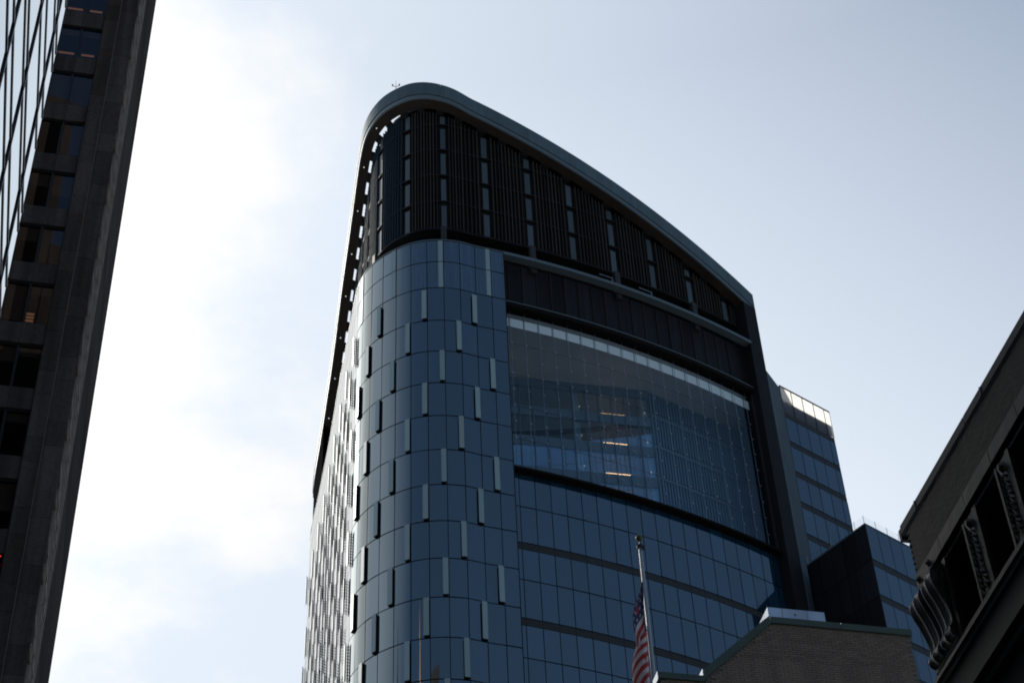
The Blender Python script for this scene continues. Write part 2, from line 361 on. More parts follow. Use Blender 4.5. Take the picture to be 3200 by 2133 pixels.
def pane(wall, t0, t1, z0, z1, mt, parent, o0=0.0, o1=.06, name='pane', seg=.42):
    mb = MB(); A = wall.line(t0+GAP, t1-GAP, o0, seg); B = wall.line(t0+GAP, t1-GAP, o1, seg); n = len(A)
    z0 += GAP+.02; z1 -= GAP+.02
    front = []
    tx_, tz_ = random.gauss(0, .006), random.gauss(0, .006); nn_ = wall.inward((t0+t1)/2)
    for k in range(n):
        f_ = (k/(n-1)-.5)*2*tx_; q_ = A[k].copy(); A[k] = q_+nn_*(f_-tz_)
        mb.v += [(A[k].x, A[k].y, z0), (A[k].x+nn_.x*2*tz_, A[k].y+nn_.y*2*tz_, z1)]
    for k in range(n-1): mb.f.append((2*k, 2*k+2, 2*k+3, 2*k+1)); mb.mi.append(0)
    nf = len(mb.f)
    strip_edges = [((A[0], B[0])), ((A[-1], B[-1]))]
    a, b = A[0], B[0]; mb.quad((b.x, b.y, z0), (a.x, a.y, z0), (a.x, a.y, z1), (b.x, b.y, z1))
    a, b = A[-1], B[-1]; mb.quad((a.x, a.y, z0), (b.x, b.y, z0), (b.x, b.y, z1), (a.x, a.y, z1))
    for k in range(n-1):
        mb.quad((B[k].x, B[k].y, z0), (B[k+1].x, B[k+1].y, z0), (A[k+1].x, A[k+1].y, z0), (A[k].x, A[k].y, z0))
    me = mb.mesh(name, mt)
    me.polygons.foreach_set('use_smooth', [True]*len(mb.f))
    nl = []; dx, dz = random.gauss(0, .005), random.gauss(0, .005)
    for k in range(n):
        q = -wall.inward(t0+GAP+(t1-t0-2*GAP)*k/(n-1)); e_ = V2(q.y, -q.x); q = (q+e_*dx).normalized(); v3 = Vector((q.x, q.y, dz)).normalized(); nl += [v3, v3]
    for f in mb.f[nf:]:
        a_, b_, c_ = (Vector(mb.v[i]) for i in f[:3]); fnv = (b_-a_).cross(c_-a_).normalized(); nl += [fnv]*4
    me.normals_split_custom_set_from_vertices(nl)
    return link(name, me, parent)

cw = link('corner_wall', None, tower)
NL = 10                                   # modules left of the anchor that belong to the corner
corner_left = sA-NL*MOD
# vents: one mesh for the corner (closed box), one for the side (open lattice), placed along the curve
def vent_mesh(h, open_):
    mb = MB(); X, Y = V2(1, 0), V2(0, 1); o = V2(0, 0); w_ = .46
    fo = .30 if open_ else .23; mb.box(o, X, Y, 0, w_, -fo, -fo+.045, 0, h, 0)                      # front leaf (outward is -y)
    if not open_:
        mb.box(o, X, Y, .03, w_-.03, -.184, .06, -.09, h-.04, 1)
    else:
        mb.box(o, X, Y, .0, w_, .0, .06, .03, h-.03, 1)
        mb.box(o, X, Y, w_-.05, w_-.01, -.249, -.2, .02, h-.02, 1)
        n = int(h/.32)
        for k in range(n):
            z = .1+k*(h-.2)/n; d = .16
            for x in (.06, w_-.09):
                mb.hexa([(x, -.20, z), (x+.03, -.20, z), (x+.03, -.06, z+d), (x, -.06, z+d), (x, -.20, z+.05), (x+.03, -.20, z+.05), (x+.03, -.06, z+d+.05), (x, -.06, z+d+.05)], 1)
    return mb.mesh('vent_panel', [M['vent'], M['void']])
vm = {False: vent_mesh(3.72, False), True: vent_mesh(3.72, True), 'tall': None}
def place(me, name, wall, t, z, parent, off=0.0):
    o = bpy.data.objects.new(name, me); col.objects.link(o); o.parent = parent
    p = wall.at(t, off); n = wall.inward(t)
    o.matrix_parent_inverse = inv_of(parent)
    o.matrix_basis = Matrix(((n.y, n.x, 0, p.x), (-n.x, n.y, 0, p.y), (0, 0, 1, z), (0, 0, 0, 1)))
    return o
flat = mat('strip_panel', (.13, .19, .22), .32, .55, var=.06)
flatm = {}
def flat_strip(h):
    if h not in flatm:
        mb = MB(); mb.box(V2(0, 0), V2(1, 0), V2(0, 1), 0, .44, -.05, .05, 0, h, 0); flatm[h] = mb.mesh('strip_panel', [M['vent']])
    return flatm[h]
for z0, z1, res in rows:
    for k in range(-NL+1, 1):             # pane between mullion k-1 and k (k = 0 is the anchor)
        pane(W, sA+(k-1)*MOD, sA+k*MOD, z0, z1, M['tower_glass' if res is not None else 'curtain_glass'], cw)
    pane(W, sA, sE, z0, z1, M['tower_glass' if res is not None else 'curtain_glass'], cw)
    for k in range(-NL+1, 1):
        m8 = k+8                          # numbering used for the stagger
        if res is None:
            if m8 % 3 == 2: place(flat_strip(round(z1-z0-.12, 2)), 'strip_panel', W, sA+k*MOD-.50, z0+.06, cw)
        elif m8 % 3 == res:
            place(vm[False], 'vent_panel', W, sA+k*MOD-.50, z0+.16, cw)
# side wall: seen edge-on, its panes joined
sw = link('side_wall', None, tower)
mb = MB(); t = corner_left; ks = []
k = -NL
while t-MOD > sL: ks.append((k, t-MOD, t)); t -= MOD; k -= 1
for k, t0, t1 in ks:
    for z0, z1, res in rows:
        strip(mb, W, t0+GAP, t1-GAP, 0, .06, z0+GAP, z1-GAP, 3)
mb.obj('pane', M['tower_glass'], sw, kind='stuff')
for k, t0, t1 in ks:
    for z0, z1, res in rows:
        if res is not None and (k+8) % 3 == res: place(vm[True], 'vent_panel', W, t1-.50, z0+.14, sw)
# the plain shaft below the picture
mb = MB(); 
zz = ZLOW
while zz > 5:
    z0 = zz-3.99; t = sA+MOD*0
    k = 0
    tt = sE
    bounds = [sE]+[sA-i*MOD for i in range(0, NL+len(ks)+1)]
    for b1, b0 in zip(bounds, bounds[1:]): strip(mb, W, b0+GAP, b1-GAP, 0, .06, z0+GAP, zz-GAP, 3)
    zz = z0
mb.obj('lower_pane', M['tower_glass'], tower, kind='stuff')

# ---- recessed facade right of the corner
REC = 1.2
fw_ = link('front_facade', None, tower)
mx0 = W.near(-.4, 129.1); 
sG0 = W.near(.8-.38, 129.6-1.0)           # first mullion right of the corner
FM = 1.515
def gcols(): 
    c = [sE+.02]; t = W.near(.35, 128.2)
    while t < sP0-.2: c.append(t); t += FM
    c.append(sP0+.02); return c
GC = gcols()
mb = MB(); strip(mb, W, sE-.1, sP1-.05, REC+.10, REC+.5, 0, 111.94, .8); mb.obj('backing_wall', M['mullion'], fw_)
frows = [(FLO[5]+.0, 110.9)]; 
lev = [('m', FLO[5]), ('b', FLO[6]), ('m', FLO[7]), ('b', FLO[8]), ('m', FLO[9]), ('b', FLO[10]), ('m', FLO[11])]
prev = 111.93; frows = []
for kind_, z in lev:
    frows.append((z, prev)); prev = z-.72 if kind_ == 'b' else z
    if kind_ == 'b':
        for c0, c1 in zip(GC, GC[1:]):
            mb = MB(); strip(mb, W, c0+.01, c1-.01, REC+.03, REC+.09, z-.70, z-.02, 1.6); mb.obj('spandrel', M['spandrel'], fw_)
for z0, z1 in frows:
    for c0, c1 in zip(GC, GC[1:]): pane(W, c0, c1, z0, z1, M['lower_glass'], fw_, REC, REC+.06, 'pane', 1.6)
mb = MB(); zz = FLO[11]
while zz > 5:
    for c0, c1 in zip(GC, GC[1:]): strip(mb, W, c0+GAP, c1-GAP, REC, REC+.06, zz-3.99+GAP, zz-GAP, 3)
    zz -= 3.99
mb.obj('lower_pane', M['lower_glass'], fw_, kind='stuff')
# return of the corner bay beside the recess, ledge under the atrium, pier at the right
mb = MB(); strip(mb, W, sE-.025, sE+.045, -.012, REC+.3, 0, ZT-.07, .2); mb.obj('corner_return', M['dark_metal'], tower)
mb = MB(); strip(mb, W, sE, sP1, .50, REC+.6, 111.95, 112.20, .8); mb.obj('ledge', M['void'], tower)
mb = MB(); strip(mb, W, sP0, sP1, 0, 2.5, 0, 145.0, .7); mb.obj('pier', M['dark_metal'], tower)
mb = MB(); strip(mb, W, sP0-.10, sP0-.02, .85, 1.15, 112.21, 132.4, .3); mb.obj('pier_trim', M['spandrel'], tower)

# ---- atrium: cable-net glass wall with a hall behind it
at_ = link('atrium', None, tower)
ZA0, ZA1 = 112.2, 132.5
AR = [132.5]+[FLO[0]-3.99*i for i in range(4)]+[ZA0]
for z1, z0 in zip(AR, AR[1:]):
    for c0, c1 in zip(GC, GC[1:]):
        mb = MB(); A = W.line(c0+.012, c1-.012, REC, 1.7)
        for a, b in zip(A, A[1:]): mb.quad((a.x, a.y, z0+.012), (b.x, b.y, z0+.012), (b.x, b.y, z1-.012), (a.x, a.y, z1-.012))
        o = mb.obj('atrium_pane', M['atrium_glass'], at_)
for c in GC[1:-1]:
    p = W.at(c, REC+.12); mb = MB(); mb.tube((p.x, p.y, ZA0), (p.x, p.y, ZA1), .028, n=5); 
    q = W.at(c, REC+.34); 
    mb.obj('cable', M['steel'], at_)
mb = MB()
for z in AR[1:-1]:
    A = W.line(GC[0], GC[-1], REC+.06, .8)
    for a, b in zip(A, A[1:]): mb.tube((a.x, a.y, z), (b.x, b.y, z), .022, n=4)
mb.obj('cable_tie', M['mullion'], at_)
nm = MB(); nm.box(V2(0, 0), V2(1, 0), V2(0, 1), -.07, .07, -.05, .05, -.07, .07); nm = nm.mesh('cable_node', M['steel'])
z = AR[1]
while z > ZA0+.5:
    for c in GC[1:-1]: place(nm, 'cable_node', W, c, z, at_, REC-.01)
    z -= 1.995
# head of the atrium: trim, dark underside, black ribbed panels up to the rim
mb = MB(); strip(mb, W, sE, sP0, .62, REC+.5, 132.52, 133.1, .8); mb.obj('atrium_head', M['void'], tower)
mb = MB(); strip(mb, W, sE, sP0, .56, .61, 133.0, 133.1, .8); mb.obj('head_trim', M['fascia_light'], tower)
bp = link('black_panel_band', None, tower)
mb = MB(); strip(mb, W, sE, sP0, REC+.22, REC+.5, 132.9, ZT, .8); mb.obj('backing_wall', M['void'], bp)
for c0, c1 in zip(GC, GC[1:]):
    mb = MB(); strip(mb, W, c0+.02, c1-.02, REC+.1, REC+.2, 133.12, ZT-.1, 1.7); mb.obj('black_panel', M['black_panel'], bp)
    mb = MB(); strip(mb, W, c1-.03, c1+.03, REC-.02, REC+.12, 133.12, ZT-.1, 1.7); mb.obj('rib', M['louver'], bp)
# white panels inside the atrium top: daylight beyond, put in as colour
for c0, c1 in zip(GC, GC[1:]):
    mb = MB(); strip(mb, W, c0+.05, c1-.06, REC+.42, REC+.47, 130.75, 131.85, 1.7); mb.obj('blind', M['blind'], at_)
# hall
D_ = 13.0
mb = MB(); ring = W.line(GC[0], GC[-1], REC+.25, 2.0)+[V2(24.6, 148.6), V2(23, 155), V2(12, 153), V2(-3, 151)]
mb.prism([tuple(p) for p in ring], 132.55, 132.85); mb.obj('ceiling', M['ceiling'], at_)
mb = MB(); mb.prism([tuple(p) for p in ring], 111.4, 111.79); mb.obj('floor', M['inner_slab'], at_)
# inner glass front on a straight line, rooms behind it, then a ribbed wall running back towards the glass
H0, H1, K1 = V2(-.9, 138.3), V2(13.4, 141.6), V2(23.2, 148.4)
HW = Wall([H0, H1]); KW = Wall([H1, K1]); EW = Wall([K1, W.at(sP0, REC+.3)])
Lh = HW.c[-1]
lev_h = [(128.8, 131.45), (124.9, 127.6), (121.0, 123.65), (117.0, 119.7), (113.0, 115.7)]
mb = MB(); strip(mb, HW, 0, Lh, 0, .3, 131.46, 132.5, 20); mb.obj('spandrel', M['inner_slab'], at_)
for (za, zb_), (zc_, zd) in zip(lev_h, lev_h[1:]+[(110, 111.8)]):
    mb = MB(); strip(mb, HW, 0, Lh, 0, .3, zd+.01, za-.01, 20); strip(mb, HW, 0, Lh, .31, 3.2, za-.35, za-.05, 20); mb.obj('floor_slab', M['inner_slab'], at_)
    mb = MB(); strip(mb, HW, 0, Lh, .35, 3.2, zb_+.05, zb_+.2, 20); mb.obj('room_ceiling', M['room'], at_)
    n = 11
    for k in range(n):
        mb = MB(); A, B = HW.at(Lh*k/n+.04, .05), HW.at(Lh*(k+1)/n-.04, .05); mb.quad((A.x, A.y, za), (B.x, B.y, za), (B.x, B.y, zb_), (A.x, A.y, zb_)); mb.obj('inner_pane', M['inner_glass'], at_)
        mb = MB(); strip(mb, HW, Lh*(k+1)/n-.04, Lh*(k+1)/n+.04, -.10, .06, zd, zb_+.6, 2); mb.obj('inner_mullion', M['inner_slab'], at_)
mb = MB(); strip(mb, HW, 0, Lh, 3.2, 3.4, 111.8, 132.5, 20); mb.obj('room_wall', M['room'], at_)
for x in (6.1, 14.3):
    t_ = HW.near(x, 139.9) if x < 10 else Lh-.45
    mb = MB(); strip(mb, HW, t_-.3, t_+.3, .5, 1.1, 111.8, 131.6, 2); mb.obj('column', M['inner_light'], at_)
ta, tb_ = HW.near(8.5, 140.5), HW.near(10.9, 141.0)
for z in (129.1, 125.25, 121.35, 117.4):
    mb = MB(); strip(mb, HW, ta, tb_, .4, .5, z, z+.09, 3); mb.obj('lamp', M['lamp'], at_)
    for x, y in ((6.4, 140.0), (12.9, 141.4)):
        p = HW.at(HW.near(x, y), .3); mb = MB(); mb.box(p, V2(1, 0), V2(0, 1), -.04, .04, -.04, .04, z+.55, z+.63); mb.obj('lamp', M['spot'], at_)
mb = MB(); strip(mb, KW, 0, KW.c[-1], .2, .5, 111.8, 132.5, 20); strip(mb, EW, 0, EW.c[-1], .2, .5, 111.8, 132.5, 20); mb.box(K1, V2(1, 0), V2(0, 1), -.3, 1.4, -.6, 1.4, 111.8, 132.5); mb.obj('ribbed_wall', M['inner_slab'], at_)
mb = MB(); t = .1
while t < KW.c[-1]-.1: strip(mb, KW, t, t+.10, -.02, .19, 111.8, 132.4, 1); t += .36
mb.obj('wall_rib', M['inner_wall'], at_, kind='stuff')
z = 113.0
while z < 131:
    mb = MB(); strip(mb, KW, .2, KW.c[-1]-.1, -.06, -.025, z, z+.3, 20); mb.obj('wall_rail', M['inner_slab'], at_); z += 4.0

# ---- crown
cr = link('crown', None, tower)
IN = 1.35; ZC0 = 142.5
sR = sP1
mb = MB(); strip(mb, W, sL, sR, IN+.30, IN+.55, ZC0-.1, lambda x, y: roof(x, y)-2.75, .8); mb.obj('screen_backing', M['screen_back'], cr)
tiers = [ZC0+4.03*i for i in range(6)]
sC = W.near(-1.7, 127.3)
strip_pos = []
k = -30
while sC+k*3*MOD < sR:
    if sC+k*3*MOD > sL+1: strip_pos.append(sC+k*3*MOD)
    k += 1
nf = 0; stuff = MB()
t = sL+.3
while t < sR-.3:
    if not any(a-.10 < t < a+.78 for a in strip_pos):
        p = W.at(t, IN); zt = roof(p.x, p.y)-2.7
        if zt > ZC0+.4:
            n = W.inward(t); e = V2(n.y, -n.x)
            if t < corner_left+2: stuff.box(p, e, n, -.012, .012, -.02, .26, ZC0, zt)
            elif t < sA-9.7:
                mb = MB(); mb.box(p, e, n, -.015, .015, -.02, .26, ZC0, zt); mb.obj('louver', M['crown_fin'], cr)
            else:
                mb = MB(); mb.box(p, e, n, -.05, .05, -.02, .24, ZC0, zt); mb.obj('louver', M['louver'], cr); nf += 1
    t += MOD/4.0
stuff.obj('louver', M['crown_fin'], cr, kind='stuff')
for i, z in enumerate(tiers):
    # band along the wall as long as it stays under the roof
    t = sL+.2; run = []
    mb = MB(); any_ = False
    while t < sR-.1:
        p = W.at(t, IN)
        if z < roof(p.x, p.y)-2.9:
            strip(mb, W, t, min(t+.8, sR), IN+.06, IN+.29, z-.08, z+.08, .8); any_ = True
        t += .8
    if any_: mb.obj('catwalk', M['dark_metal'], cr)
for a in strip_pos:
    for i in range(5):
        if a < corner_left+1: continue
        z0 = tiers[i]+.12; z1 = tiers[i+1]-.62
        p = W.at(a+.3, IN); top = roof(p.x, p.y)-2.9
        if i == 0: z0 = ZC0
        z1 = min(z1, top)
        if z1-z0 < .8: continue
        mb = MB(); strip(mb, W, a+.02, a+.64, IN+.17, IN+.26, z0, z1, .4); mb.obj('strip_panel', M['crown_strip'], cr)
# underside of the crown, terrace and the dark back wall between
mb = MB(); strip(mb, W, sL, sR, IN+.02, 9, ZC0-.2, ZC0-.11, .8); mb.obj('crown_soffit', M['dark_metal'], cr)
mb = MB(); strip(mb, W, sL, sR, 3.5, 3.8, ZT-.9, ZC0-.36, .8); mb.obj('terrace_wall', M['void'], tower)
mb = MB(); strip(mb, W, sL, sE, .5, 13.5, ZT-1.3, ZT-.9, .8); strip(mb, W, sE+.01, sR, REC+.55, 13.5, ZT-1.3, ZT-.9, .8); mb.obj('terrace_floor', M['roof_grey'], tower)
for k, a in enumerate(strip_pos):
    if k % 2 == (len([x for x in strip_pos if x < sC+1]) % 2):
        mb = MB(); strip(mb, W, a-.1, a+.5, .9, 1.4, ZT-.9, ZC0-.3, .5); mb.obj('post', M['spandrel'], cr)
for x, y in ((9.9, 132.5), (13.9, 134.7)):
    tt = W.near(x, y); p = W.at(tt, .1); n = W.inward(tt); e = V2(n.y, -n.x)
    mb = MB(); mb.box(p, e, n, .5, .62, 0, .12, ZT+.07, ZT+.85); mb.box(p, e, n, -.9, .49, .02, .1, ZT+.72, ZT+.85); mb.obj('davit_arm', M['fascia_light'], tower)
# roof: fascia panels, reveal, soffit ring with slot, deck
fa = link('roof_edge', None, tower)
t = sL; b = []
PW = MOD*3
t = sC-20*PW
while t < sR:
    if t+PW > sL+.2: b.append((max(t, sL), min(t+PW, sR)))
    t += PW
for t0, t1 in b:
    mb = MB(); strip(mb, W, t0+.012, t1-.012, 0, .14, lambda x, y: roof(x, y)-1.93, roof, .5); mb.obj('fascia_panel', M['fascia'], fa, smooth=False)
mb = MB(); strip(mb, W, sL, sR, .15, .3, lambda x, y: roof(x, y)-2.2, lambda x, y: roof(x, y)-.05, .8); mb.obj('fascia_backing', M['mullion'], fa)
mb = MB(); strip(mb, W, sL, sR, .06, .2, lambda x, y: roof(x, y)-2.55, lambda x, y: roof(x, y)-2.06, .5); mb.obj('reveal_trim', M['fascia_light'], fa)
mb = MB(); strip(mb, W, sL, sR, .21, 1.12, lambda x, y: roof(x, y)-2.54, lambda x, y: roof(x, y)-2.40, .8); mb.obj('soffit', M['soffit'], fa)
for t0, t1 in b:
    for t in (t0, (t0+t1)/2):
        mb = MB(); strip(mb, W, t-.42, t+.42, 1.11, IN+.6, lambda x, y: roof(x, y)-2.75, lambda x, y: roof(x, y)-2.3, .6); mb.obj('bracket', M['dark_metal'], fa)
    p = W.at(t0+.9, .6); z = roof(p.x, p.y)-2.55
    if t0 > corner_left+6: continue
    mb = MB(); mb.tube((p.x, p.y, z-.02), (p.x, p.y, z+.02), .07, n=8); mb.obj('soffit_lamp', M['soffit_spot'], fa)
sQ = W.near(-9.2, 125.95)                # the slot is open along the side and round the corner
ring = [tuple(p) for p in W.line(sL, sQ, 2.3, 1.5)]+[tuple(p) for p in W.line(sQ+.3, sR, 1.0, 1.5)]+[(19.0, 176.0), (-20.5, 180.0)]
mb = MB(); mb.prism(ring, lambda x, y: roof(x, y)-.55, lambda x, y: roof(x, y)-.15); mb.obj('roof_deck', M['dark_metal'], fa)
# body behind the skin, so that nothing is seen through from the side
ring = [tuple(p) for p in W.line(sL, sP1, 12.5, 2.0)]+[(19, 176), (-18, 180)]
mb = MB(); mb.prism(ring, 0, 138.2); mb.obj('core', M['void'], tower)
p0 = W.at(sL, .3); p1 = V2(-20.5, 180.0)
e = (p1-p0).normalized(); mb = MB(); mb.box(p0, e, V2(-e.y, e.x), 0, (p1-p0).length, -.3, 0, 0, 139); mb.obj('rear_wall', M['dark_metal'], tower)

mb = MB(); strip(mb, W, sL, sL+9, .16, .24, ZT+.08, lambda x, y: roof(x, y)-2.5, .9); mb.obj('end_screen', M['void'], cr)
# ---- annex right of the pier
an = link('annex', None, tower)
AO = 1.9
s0 = W.near(27.9, 147.4-1.2); 
pA0, pA1 = polar(10.64, 150.0), polar(12.36, 155.6)
AW = Wall([pA0, pA1])
mb = MB(); strip(mb, AW, 0, AW.c[-1], .10, .5, 0, 133.9, 2); mb.obj('backing_wall', M['mullion'], an)
acol = [0, 1.6, 3.2, 4.8, 6.35, AW.c[-1]]
alev = [133.98-4.0*i for i in range(9)]
for i, z in enumerate(alev):
    top = alev[i]-.72; bot = alev[i+1] if i+1 < len(alev) else None
    for c0, c1 in zip(acol, acol[1:]):
        mb = MB(); strip(mb, AW, c0+.01, c1-.01, .03, .09, z-.70, z-.02, 2); mb.obj('spandrel', M['spandrel'], an)
        if bot: pane(AW, c0, c1, bot, top, M['lower_glass'], an, 0, .06, 'pane', 1.8)
for c0, c1 in zip(acol, acol[1:]):
    mb = MB(); sheet(mb, AW, c0+.03, c1-.03, .02, 134.0, 137.62); mb.obj('parapet_pane', M['frosted'], an)
mb = MB()
for c in acol: strip(mb, AW, max(c-.035, 0), min(c+.035, AW.c[-1]), -.02, .12, 134.0, 137.66, 1)
strip(mb, AW, 0, AW.c[-1], -.03, .12, 137.63, 137.75, 2); mb.obj('parapet_frame', M['mullion'], an)
mb = MB(); strip(mb, AW, .1, AW.c[-1]-.1, .30, .5, 133.91, 135.9, 2); mb.obj('shade_upstand', M['roof_grey'], an)  # added low wall, sized to shade the lower half of the parapet panes
mb = MB(); mb.prism([tuple(p) for p in AW.line(0, AW.c[-1], .5, 2)]+[(24, 170), (18, 165)], 0, 133.9); mb.obj('core', M['void'], an)
# blank strip between pier and annex
P1 = W.at(sP1, .5); e = (pA0-P1).normalized(); 
SW = Wall([P1, pA0])
for j in range(2):
    for i in range(9):
        L = SW.c[-1]; mb = MB(); strip(mb, SW, L*j/2+.015, L*(j+1)/2-.015, 0, .1, 137.3-4*(i+1)+.02, 137.3-4*i-.02, 2); mb.obj('blank_panel', M['blank'], an)
mb = MB(); strip(mb, SW, 0, SW.c[-1], .11, .5, 0, 137.25, 2); mb.obj('backing_wall', M['mullion'], an)

# ---- projecting block in front of the annex
bl = link('projecting_block', None, tower)
C = V2(31.45, 138.35); J = V2(26.55, 144.2); rd = (J-C).normalized(); fd = V2(-rd.y, rd.x)
if fd.x < 0: fd = -fd
ZB = 111.45
LW = Wall([J, C]); RW = Wall([C, C+fd*16])
mb = MB(); strip(mb, RW, .12, 16, .10, .5, 0, ZB, 4); strip(mb, LW, 0, LW.c[-1]-.12, .10, .5, 0, ZB, 3); mb.obj('backing_wall', M['mullion'], bl)
n = 5; L = LW.c[-1]
zz = ZB
while zz > 84:
    for j in range(n):
        mb = MB(); strip(mb, LW, L*j/n+.02, L*(j+1)/n-.02, 0, .1, zz-3.96, zz-.03, 3); mb.obj('black_panel', M['black_panel'], bl)
    zz -= 3.99
blev = [107.5-3.95*i for i in range(7)]
top = ZB
for z in blev:
    c = .03
    while c < 15.9:
        c1 = min(c+1.55, 16); 
        pane(RW, c, c1, z, top, M['lower_glass'], bl, 0, .06, 'pane', 1.8)
        if c < 14: 
            mb = MB(); strip(mb, RW, c+.01, c1-.01, .03, .09, z-.68, z-.02, 2); mb.obj('spandrel', M['spandrel'], bl)
        c = c1
    top = z-.70
mb = MB(); strip(mb, RW, -.02, 16, -.04, .5, ZB+.01, ZB+.16, 4); strip(mb, LW, 0, L-.05, -.04, .5, ZB+.01, ZB+.16, 3); mb.obj('coping', M['fascia_light'], bl)
mb = MB(); sheet(mb, RW, .1, 16, .12, ZB+.2, ZB+1.15, 4); sheet(mb, LW, .2, L-.1, .12, ZB+.2, ZB+1.15, 3); mb.obj('glass_railing', M['rail_glass'], bl)
for w_, l_ in ((RW, 16), (LW, L-.1)):
    c = .13
    while c < l_:
        p = w_.at(c, .13); mb = MB(); mb.tube((p.x, p.y, ZB+.16), (p.x, p.y, ZB+1.2), .025, n=5); mb.obj('rail_post', M['steel'], bl); c += 1.55
mb = MB(); ring = [tuple(J), tuple(C+rd*.3+fd*.3), tuple(C+fd*16+rd*.3), tuple(J+fd*16)]
mb.prism(ring, 0, ZB-.02); mb.obj('core', M['void'], bl)

# anemometer on the roof edge
tt = W.near(-11.1, 126.8); p = W.at(tt, .2); z = roof(p.x, p.y)
an_ = thing('anemometer', (p.x, p.y, z), 'small cup anemometer on a thin mast above the tower roof edge', 'weather instrument')
mb = MB(); mb.tube((p.x, p.y, z), (p.x, p.y, z+1.75), .035, .02, 6); mb.obj('mast', M['mullion'], an_)
for s_ in (-1, 1):
    mb = MB(); mb.tube((p.x, p.y, z+.75), (p.x+s_*.36, p.y, z+.95), .03, n=5); mb.tube((p.x+s_*.36, p.y, z+.9), (p.x+s_*.36, p.y, z+1.15), .05, .10, 7); mb.obj('cup', M['mullion'], an_)

# ================================================================== dark stone tower on the left
d0 = 65.4; PL = polar(-20.93, d0)
ad = V2(math.sin(R(76.5)), math.cos(R(76.5)))
def on_front(az):                      # distance along the front, from the pixel-free azimuth of a vertical edge
    c, s = math.cos(R(az)), math.sin(R(az)); return (PL.x*c-PL.y*s)/(ad.y*s-ad.x*c)
xc = on_front(-17.66); PC = PL+ad*xc
an_in = V2(-ad.y, ad.x)
if an_in.y < 0: an_in = -an_in
stn = thing('stone_tower', (PC.x, PC.y, 0), 'dark granite tower with square windows behind the mirrored facade at far left', 'skyscraper')
HA = 119.0
x_p0 = on_front(-19.08); x_j = on_front(-18.42); x_m = on_front(-20.04)
AF = Wall([PL-ad*14, PC])
off = 14.0                              # arc length of PL on AF
zA = [1.6+65.4*t for t in (1.311,)][0]  # a spandrel foot
FA = 4.0
mb = MB(); strip(mb, AF, off+x_p0-.1, AF.c[-1]-.12, .5, .9, 0, HA, 5); mb.obj('wall', M['granite'], stn)
# pier stones, two columns with staggered joints
pier = link('pier', None, stn)
z = 30.0; i = 0
while z < HA:
    for (a, b, dz) in ((x_p0, x_j, 0.0), (x_j, xc, 1.0)):
        hs = (2.55, 1.42)[i % 2]
        mb = MB(); strip(mb, AF, off+a+.012, off+b-.012, 0, .5, z+dz+.01, z+dz+hs-.01, 4); mb.obj('stone_slab', M['granite'], pier)
    z += (2.55, 1.42)[i % 2]; i += 1
mb = MB(); strip(mb, AF, off+x_j-.015, off+x_j+.015, -.015, .02, 26, HA, 1); mb.obj('joint_strip', M['bronze_dim'], pier)
mb = MB(); strip(mb, AF, off+x_p0, off+xc, .02, .49, 0, 30.9, 4); mb.obj('stone_slab', M['granite'], pier)
# windows and spandrels
z = zA+FA*2
cols = [off+x_p0-2*.0, ]
xw = [x_p0, x_m]
while xw[-1] > -13.5: xw.append(xw[-1]-(x_p0-x_m))
lit = 0; ir = 0
while z > 26:
    if z < HA+3:
        for j in range(len(xw)-1):
            a, b = xw[j+1], xw[j]
            near_ = off+a > off-4
            if near_:
                mb = MB(); strip(mb, AF, off+a+.008, off+b-.008, .12, .5, z+.10, z+1.36, 4); mb.obj('spandrel', M['granite_spandrel'], stn)
                w_ = link('window', None, stn)
                mb = MB(); sheet(mb, AF, off+a+.05, off+b-.05, .27, z-2.62, z-.02, 4); mb.obj('pane', M['stone_glass'], w_)
                hb = random.choice((0, 0, .5, .9, 1.5, 2.3))
                if hb: mb = MB(); sheet(mb, AF, off+a+.07, off+b-.07, .36, z-.03-hb, z-.03); mb.obj('blind', M['blind_dark'], w_)
                mb = MB(); strip(mb, AF, off+b-.055, off+b+.055, .20, .31, z-2.64, z+.1, 4); strip(mb, AF, off+a, off+b-.056, .21, .31, z-.02, z+.099, 4); mb.obj('frame', M['mullion'], w_)
    z -= FA; ir += 1
mb = MB(); strip(mb, AF, 0, off-4, .12, .5, 0, HA, 6); mb.obj('wall', M['granite_spandrel'], stn)
# lit lamps inside some windows
def lampbar(x0, x1, z, d=.75, h=.11, mt='lamp_dim'):
    mb = MB(); strip(mb, AF, off+x0, off+x1, d, d+.05, z, z+h, 4); mb.obj('lamp', M[mt], stn)
z1 = zA
for zz in (z1-1.80, z1+FA-1.82):
    lampbar(on_front(-20.93), on_front(-20.22), zz, .6); lampbar(on_front(-19.88), on_front(-19.30), zz, .6)
zz = zA-5*FA
for k in range(3): lampbar(on_front(-20.02), on_front(-19.72), zz-2.05+.22*k, .6, .10)
mb = MB(); strip(mb, AF, 0, AF.c[-1]-.5, 1.9, 2.0, 0, HA, 6); mb.obj('inner_wall', M['void'], stn)
